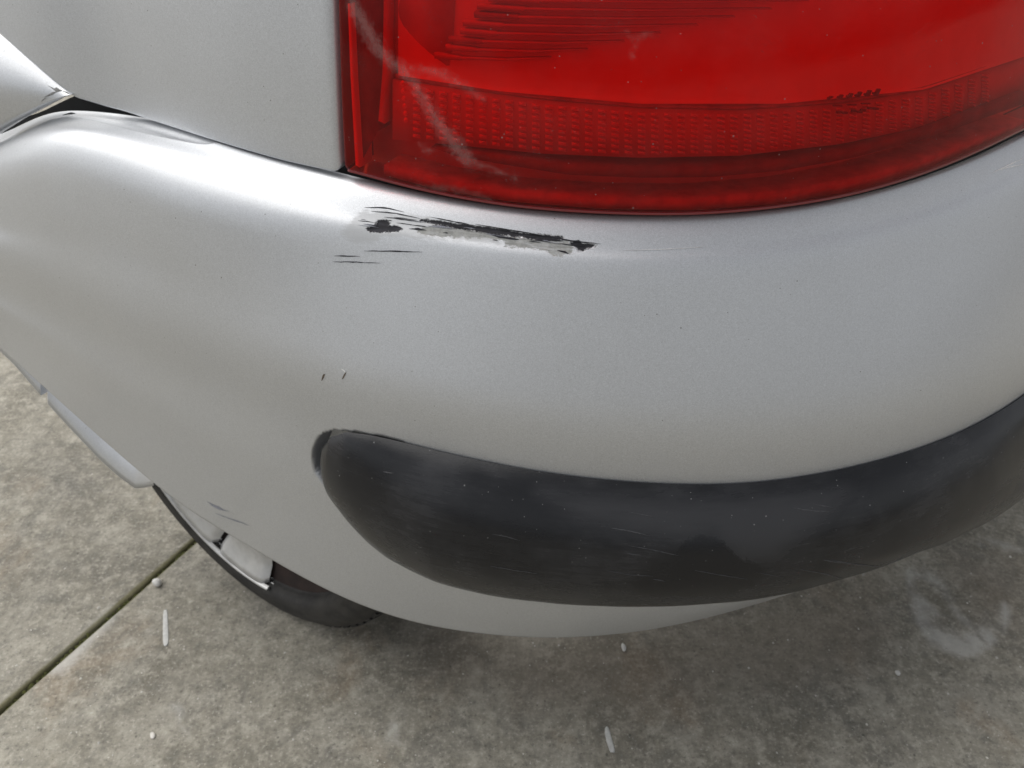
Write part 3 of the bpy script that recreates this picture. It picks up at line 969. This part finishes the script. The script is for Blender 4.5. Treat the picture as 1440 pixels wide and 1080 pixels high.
# prismatic band under it: base plate and rows of small prisms
PT = [(552, 112), (640, 125), (760, 141), (900, 153), (1040, 156), (1180, 147), (1300, 129), (1440, 82)]
PBt = [(552, 196), (640, 204), (760, 216), (900, 222), (1040, 219), (1180, 203), (1300, 178), (1440, 128)]
inner_strip('reflex_band', PT, PBt, .012, .02, M_REFL2, 60)
pr_parts = []
PTa, PBa = np.array(PT, float), np.array(PBt, float)
for ui in np.arange(586, 1400, 18.6):
    vt = np.interp(ui, PTa[:, 0], PTa[:, 1]) + 4
    vb_ = np.interp(ui, PBa[:, 0], PBa[:, 1]) - 3
    rows_n = 8
    for j in range(rows_n):
        v0 = vt + (vb_ - vt) * (j + .5) / rows_n
        hw, hh_ = 5.4, (vb_ - vt) / rows_n * .30
        c4 = []
        for du, dv in ((-hw, -hh_ - 1), (hw, -hh_ + 1), (hw, hh_ + 1), (-hw, hh_ - 1)):
            s, z = on_lens(ui + du, v0 + dv, -.0118)
            c4.append(place(s, float(lens_d(s, z)) - .0118, z))
        s, z = on_lens(ui + 1, v0 - hh_ * .4, -.007)
        apex = place(s, float(lens_d(s, z)) - .007, z)
        pr_parts.append((c4 + [apex], [(0, 1, 4), (1, 2, 4), (2, 3, 4), (3, 0, 4)]))
prs = pieces('prism', pr_parts, M_PRISM, lamp)
prs['kind'] = 'stuff'
for vv0 in (117, 128, 138.5, 149, 159.5, 169):
    c4 = []
    for ring in range(8):
        an = ring * math.pi / 4
        s, z = on_lens(566 + (vv0 - 117) * .09 + 3.2 * math.cos(an), vv0 + 4.2 * math.sin(an), -.005)
        c4.append(place(s, float(lens_d(s, z)) - .005, z))
    s, z = on_lens(566 + (vv0 - 117) * .09, vv0, -.003)
    c4.append(place(s, float(lens_d(s, z)) - .003, z))
    pieces('reflex_stud', [(c4, [(i, (i + 1) % 8, 8) for i in range(8)])], M_PRISM, lamp)
# dark shelf along the bottom
inner_strip('lamp_shelf', [(606, 207), (700, 218), (800, 232), (900, 236), (1000, 235), (1100, 226), (1200, 208), (1300, 180), (1440, 128)],
            [(640, 219), (700, 230), (800, 246), (900, 250), (1000, 249), (1100, 240), (1200, 222), (1300, 196), (1440, 146)], .008, .03, M_LDARK, 60)
inner_strip('lamp_shelf', [(540, 232), (620, 252), (720, 268), (850, 277), (980, 278), (1100, 268), (1200, 250), (1300, 222), (1440, 168)],
            [(540, 246), (620, 268), (720, 284), (850, 294), (980, 296), (1100, 286), (1200, 269), (1300, 240), (1440, 182)], .010, .03, M_LMID, 60)
# two rows of small moulded marks
def mark(u, v, wd, ht, sl_):
    c = []
    for du, dv in ((-wd, ht), (wd, ht), (wd + sl_, -ht), (-wd + sl_, -ht)):
        s, z = on_lens(u + du, v + dv, .0)
        c.append((s, z))
    bk = [place(s, float(lens_d(s, z)) - .0035, z) for s, z in c]
    fr = [place(s, float(lens_d(s, z)) - .0015, z) for s, z in c]
    return box8(bk + fr)
mk = []
for i, u in enumerate([1170, 1184, 1197, 1209, 1222, 1234]):
    v = 138 - i * 1.4
    mk.append(mark(u, v, 2.2, 1.2 + .9 * i * .8, 2 + i * .6))
    mk.append(mark(u - 2.5, v + 1.5, 1.6, 1.4, 1))
for u, v in ((1182, 159.5), (1190, 160), (1203, 157.5), (1211, 158.5), (1216, 156), (1226, 153.5), (1234, 154)):
    mk.append(mark(u, v, 3.4, 1.4, 1))
for i, u in enumerate([1180, 1200, 1220]):
    mk.append(mark(u, 150 - i * 1.5, 6, .7, 1))
pieces('moulded_marking', mk, M_LDARK, lamp)

# ---- tailgate edge beyond the lamp (outside the frame on the right)
st = np.linspace(S_END + .004, 1.45, 40)
zt = np.linspace(.0, .46, 20)
Zt = zA(st)[None] + zt[:, None]
sheet('tailgate', place(st[None] + 0 * Zt, lens_d(st[None], Zt) - .004, Zt), M_PAINT, car)

# ---- side sill in front of the rear wheel
SILL = [(-140, 352), (-60, 430), (0, 494), (20, 513), (52, 550), (75, 577), (100, 604), (140, 646), (168, 671), (190, 687), (203, 686), (216, 683)]
sq = np.array([hit(u, v, -.03) for u, v in SILL])
ssl = np.linspace(sq[-1, 0], sq[0, 0], 90)
zsl = np.interp(ssl, sq[:, 0], sq[:, 1])
ks = np.linspace(0, 1, 24)
seam = [hit(54, 546, -.03)[0]]
DSl = -.030 + .006 * np.sin(np.clip(ks * 5, 0, 1) * math.pi)[:, None] - .16 * ks[:, None] + 0 * ssl[None]
ZSl = zsl[None] + (ks * .24)[:, None]
for nm, sel in (('side_sill', ssl > seam[0] + .004), ('door_skin', ssl < seam[0])):
    P = place(ssl[None, sel], DSl[:, sel], ZSl[:, sel])
    P = np.concatenate([place(ssl[None, sel], DSl[:1, sel] - .05, ZSl[:1, sel] + .003), P])
    sheet(nm, P, M_PAINT, car, flip=False)

# ------------------------------------------------------------------ wheel
WX, WY, TR = -.39, .78, .29
AF = R(56)
fdir = np.array([-math.sin(AF), math.cos(AF), 0])
odir = np.array([-math.cos(AF), -math.sin(AF), 0])
wheel = empty('rear_wheel', (0, 0, TR))
wheel.parent = car
WC = np.array([WX, WY, TR])
def lathe(name, prof, m, parent, n=128, a0=0, a1=2 * math.pi, sm=True):
    """prof: (radius, outward) rows; the axis is the wheel's axle, outward 0 at the tyre's outer shoulder"""
    full = abs(a1 - a0 - 2 * math.pi) < 1e-6
    an = np.linspace(a0, a1, n, endpoint=not full)
    P = np.stack([WC + r_ * (np.cos(an)[:, None] * fdir + np.sin(an)[:, None] * np.array([0, 0, 1.])) + o_ * odir for r_, o_ in prof])
    return sheet(name, P, m, parent, wrap=full, sm=sm)
tp = [(.2232, -.016), (.2238, -.004), (.226, .004), (.231, .0095), (.245, .0115), (.249, .0095), (.252, .0105), (.266, .006), (.278, -.003), (.2865, -.016), (.2895, -.028)]
tread = []
o = -.030
for gi in range(5):
    tread += [(.290, o), (.290, o - .022), (.283, o - .0235), (.283, o - .0285)]
    o -= .030
tread += [(.290, o), (.284, o - .012), (.268, o - .02), (.245, o - .025), (.225, o - .012)]
tyre = lathe('tyre', tp + tread, M_TYRE, wheel, 160)
# shallow shoulder blocks round the tread
blk = []
for i in range(72):
    a = i * 2 * math.pi / 72
    c = []
    for rr in (.284, .2912):
        for da, oo in ((.0, -.008), (.055, -.008), (.055, -.028), (.0, -.028)):
            rad = rr - (.006 if oo > -.01 else 0)
            an = a + da + (.02 if oo < -.01 else 0)
            c.append(WC + rad * (math.cos(an) * fdir + math.sin(an) * np.array([0, 0, 1.])) + (oo) * odir)
    blk.append(box8(c))
bo = pieces('tread_block', blk, M_TYRE, wheel)
bo['kind'] = 'stuff'
# hubcap: dished back, rim ring, spokes with openings between them
lathe('hub_back', [(.222, -.010), (.180, -.030), (.06, -.035), (.001, -.035)], M_DARKRED, wheel, 64)
hub = lathe('hubcap', [(.2235, -.004), (.2275, .002), (.2270, .0085), (.2245, .0105), (.2225, .0092), (.2215, .004)], M_HUB, wheel, 150, R(-98), R(180))
nsp = 12
for i in range(10):
    a = R(-82) + i * 2 * math.pi / nsp
    hw = 2 * math.pi / nsp * .5 - .016
    rows_ = []
    for rr, oo, kx in ((.2225, -.004, 1.0), (.2218, .0085, 1.0), (.214, .004, .995), (.200, -.006, .985), (.185, -.011, .97), (.165, -.008, .93), (.12, .006, .8), (.07, .020, .75), (.055, .021, .9)):
        an = a + np.linspace(-hw, hw, 14) * kx
        rows_.append(WC + rr * (np.cos(an)[:, None] * fdir + np.sin(an)[:, None] * np.array([0, 0, 1.])) + (oo - .010 * np.abs(np.linspace(-1, 1, 14)) ** 10)[:, None] * odir)
    sheet('spoke', np.stack(rows_), M_HUB, wheel)
lathe('hub_centre', [(.062, .014), (.058, .022), (.04, .026), (.001, .028)], M_HUB, wheel, 48)

# ------------------------------------------------------------------ ground: two slabs with a mossy joint
gnd = empty('concrete_ground', (0, 0, 0))
props(gnd, 'weathered brown-grey concrete paving with a mossy joint', kind='structure')
J0, J1 = ground(0, 1000)[:2], ground(268, 766)[:2]
jd = (J1 - J0) / np.linalg.norm(J1 - J0)
jn = np.array([-jd[1], jd[0]])
DARKS = [[(300, 740), (760, 895), (1090, 850), (1200, 830), (1180, 700), (900, 600), (300, 600)], [(850, 900), (890, 960), (850, 1010), (800, 1000), (815, 930)],  # dark patches; the first and last border the car's lower edge
         [(1000, 930), (1110, 900), (1250, 890), (1190, 960), (1050, 990)], [(0, 760), (80, 800), (30, 900), (0, 880)], [(200, 900), (260, 930), (250, 980), (200, 960)], [(1330, 960), (1440, 930), (1440, 1040), (1340, 1010)], [(60, 590), (190, 690), (120, 740), (20, 680)]]
BROWN = [[(560, 880), (800, 900), (1060, 870), (1230, 820), (1230, 930), (900, 1000), (620, 960)], [(1350, 790), (1440, 790), (1440, 900), (1380, 860)]]
PALE = [[(1275, 800), (1292, 795), (1312, 806), (1330, 824), (1348, 834), (1340, 840), (1318, 826), (1300, 812), (1286, 812), (1296, 842), (1330, 866), (1328, 872), (1300, 862), (1312, 884), (1352, 898), (1392, 884), (1412, 846), (1424, 850), (1414, 892), (1380, 922), (1346, 926), (1310, 905), (1284, 868), (1276, 832)],
        [(1345, 766), (1400, 762), (1450, 772), (1450, 777), (1400, 767), (1350, 772)], [(1332, 850), (1352, 862), (1368, 876), (1362, 880), (1344, 866)],
        [(545, 1015), (562, 1020), (560, 1045), (545, 1045)], [(60, 940), (160, 850), (172, 862), (80, 955)], [(243, 985), (252, 990), (268, 1035), (262, 1040)]]
def slab(side):
    # grid finer near the camera; across = distance from the joint
    al = np.concatenate([np.linspace(-40, -2, 20)[:-1], np.arange(-2, 3.2, .02), np.linspace(3.2, 60, 26)[1:]])
    acf = np.arange(.0, 3.0, .02)
    ac = np.concatenate([[.0], [.002, .005], acf[1:], np.linspace(3.0, 60, 26)[1:]])
    jit = np.interp(al, np.arange(-2, 3.2, .02), np.convolve(rng.normal(size=268), np.ones(9) / 9, 'valid')[:260] * .0022, left=0, right=0)
    wj = .0029 + jit * side
    P = np.zeros((len(ac), len(al), 3))
    for i, a in enumerate(ac):
        off = side * (np.maximum(a, 0) + wj * max(0, 1 - a / .05))
        P[i, :, :2] = J0 + al[:, None] * jd + off[:, None] * jn
        P[i, :, 2] = -.0035 if i == 0 else (-.001 if i == 1 else 0)
    dn = place  # noqa
    low = P[:1].copy(); low[..., 2] = -.05
    P = np.concatenate([low, P])
    ob = sheet('slab', P, M_CONC, gnd, flip=side < 0)
    q = CAM_H - P[..., 2]
    dep = P[..., 1] * CP + q * SP
    dep = np.where(dep < .2, np.nan, dep)
    uu = np.nan_to_num(720 + FPX * P[..., 0] / dep, nan=9999)
    vv = np.nan_to_num(540 + FPX * (q * CP - P[..., 1] * SP) / dep, nan=9999)
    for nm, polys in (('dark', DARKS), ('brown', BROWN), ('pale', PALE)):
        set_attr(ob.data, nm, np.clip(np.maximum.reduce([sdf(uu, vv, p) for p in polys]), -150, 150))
    mo = 30 - np.abs((P[..., 0] - J0[0]) * jn[0] + (P[..., 1] - J0[1]) * jn[1]) * 4200 - 14 * (side < 0)
    set_attr(ob.data, 'moss', np.clip(mo, -99, 99))
    return ob
slab(1); slab(-1)
soil = np.array([[[*(J0 + a * jd + b_ * jn), -.012] for a in np.linspace(-40, 60, 60)] for b_ in (-.06, .06)])
so = sheet('joint_soil', soil, M_SOIL, gnd, flip=True)
# moss tufts in the joint
mp = []
for _ in range(900):
    a = rng.uniform(-.2, 1.0)
    c = J0 + a * jd + rng.normal() * .0028 * jn
    r_ = rng.uniform(.0012, .004)
    z0 = -.010 + rng.uniform(0, .006)
    vv = [(c[0] + r_ * math.cos(t), c[1] + r_ * math.sin(t), z0) for t in (0, 1.26, 2.51, 3.77, 5.03)] + [(c[0], c[1], z0 + r_ * 1.1)]
    mp.append((vv, [(i, (i + 1) % 5, 5) for i in range(5)]))
mo = pieces('moss', mp, M_MOSS, gnd, True)
mo['kind'] = 'stuff'

def stone(name, u, v, wpx, hpx, rot, m, seed, label=None, cat=None, zs=.6, group=None):
    g = np.random.default_rng(seed)
    c = ground(u, v)
    sc = np.linalg.norm(c - np.array([0, 0, CAM_H])) / FPX
    a, b_ = wpx * sc / 2, hpx * sc / 2 / (CP * .35 + SP)
    a, b_ = a * .85, b_ * .88
    gd = ground(u, v - 8) - ground(u, v + 8)
    rot = rot + math.atan2(-gd[0], gd[1])
    me_v, me_f = [], []
    nu_, nv_ = 14, 8
    for i in range(nv_ + 1):
        th = math.pi * i / nv_
        for j in range(nu_):
            ph = 2 * math.pi * j / nu_
            if zs < .3:
                q_ = lambda c_: math.copysign(abs(c_) ** .55, c_)
            else:
                q_ = lambda c_: c_
            k_ = 1 + .10 * math.sin(2 * ph + seed) + .07 * math.cos(3 * ph + 2 * th + seed) + g.normal() * .02
            x, y, z = a * math.sin(th) * q_(math.cos(ph)) * k_, b_ * math.sin(th) * q_(math.sin(ph)) * k_, min(a, b_) * zs * math.cos(th)
            me_v.append((x * math.cos(rot) - y * math.sin(rot), x * math.sin(rot) + y * math.cos(rot), z + min(a, b_) * zs * .9))
    for i in range(nv_):
        for j in range(nu_):
            me_f.append((i * nu_ + j, (i + 1) * nu_ + j, (i + 1) * nu_ + (j + 1) % nu_, i * nu_ + (j + 1) % nu_))
    me = bpy.data.meshes.new(name)
    me.from_pydata(me_v, [], me_f)
    me.validate()
    o = link(name, me, m)
    o.location = c
    if label: props(o, label, cat, group)
    return o
stone('pebble', 222, 822, 12, 13, .3, M_STONE, 3, 'small round white pebble lying beside the mossy concrete joint', 'pebble', .9)
stone('white_scrap', 233, 884, 8, 52, .02, M_WHITE, 5, 'longer upright white sliver on the concrete below the white pebble', 'litter', .16)
stone('white_scrap', 857, 1041, 9, 33, .28, M_WHITE, 6, 'short slanted white sliver near the bottom edge of the concrete', 'litter', .16)
stone('pebble', 1262, 947, 6.5, 8, .2, M_STONE, 8, 'tiny white stone on dark concrete right of the bumper corner', 'pebble', .5)
stone('pebble', 877, 911, 7, 13, .1, M_STONE, 9, 'tiny pale oblong stone on brown concrete just below the bumper', 'pebble', .4)
stone('pebble', 215, 1035, 7, 9, .1, M_GRIT, 10, 'tiny beige stone on concrete at the lower left', 'pebble', .5)
# loose grit
gp = []
for _ in range(700):
    u, v = rng.uniform(-60, 1500), rng.uniform(470, 1120)
    c = ground(u, v)
    r_ = abs(rng.normal()) * .0008 + .0004
    an = rng.uniform(0, 6)
    vv = [(c[0] + r_ * math.cos(an + t) * rng.uniform(.7, 1.2), c[1] + r_ * math.sin(an + t), .0002) for t in (0, 1.57, 3.14, 4.71)] + [(c[0], c[1], r_ * 1.1)]
    gp.append((vv, [(0, 1, 4), (1, 2, 4), (2, 3, 4), (3, 0, 4)]))
gr = pieces('grit', gp, M_GRIT, None, True)
props(gr, 'fine pale grit scattered over the concrete', kind='stuff')
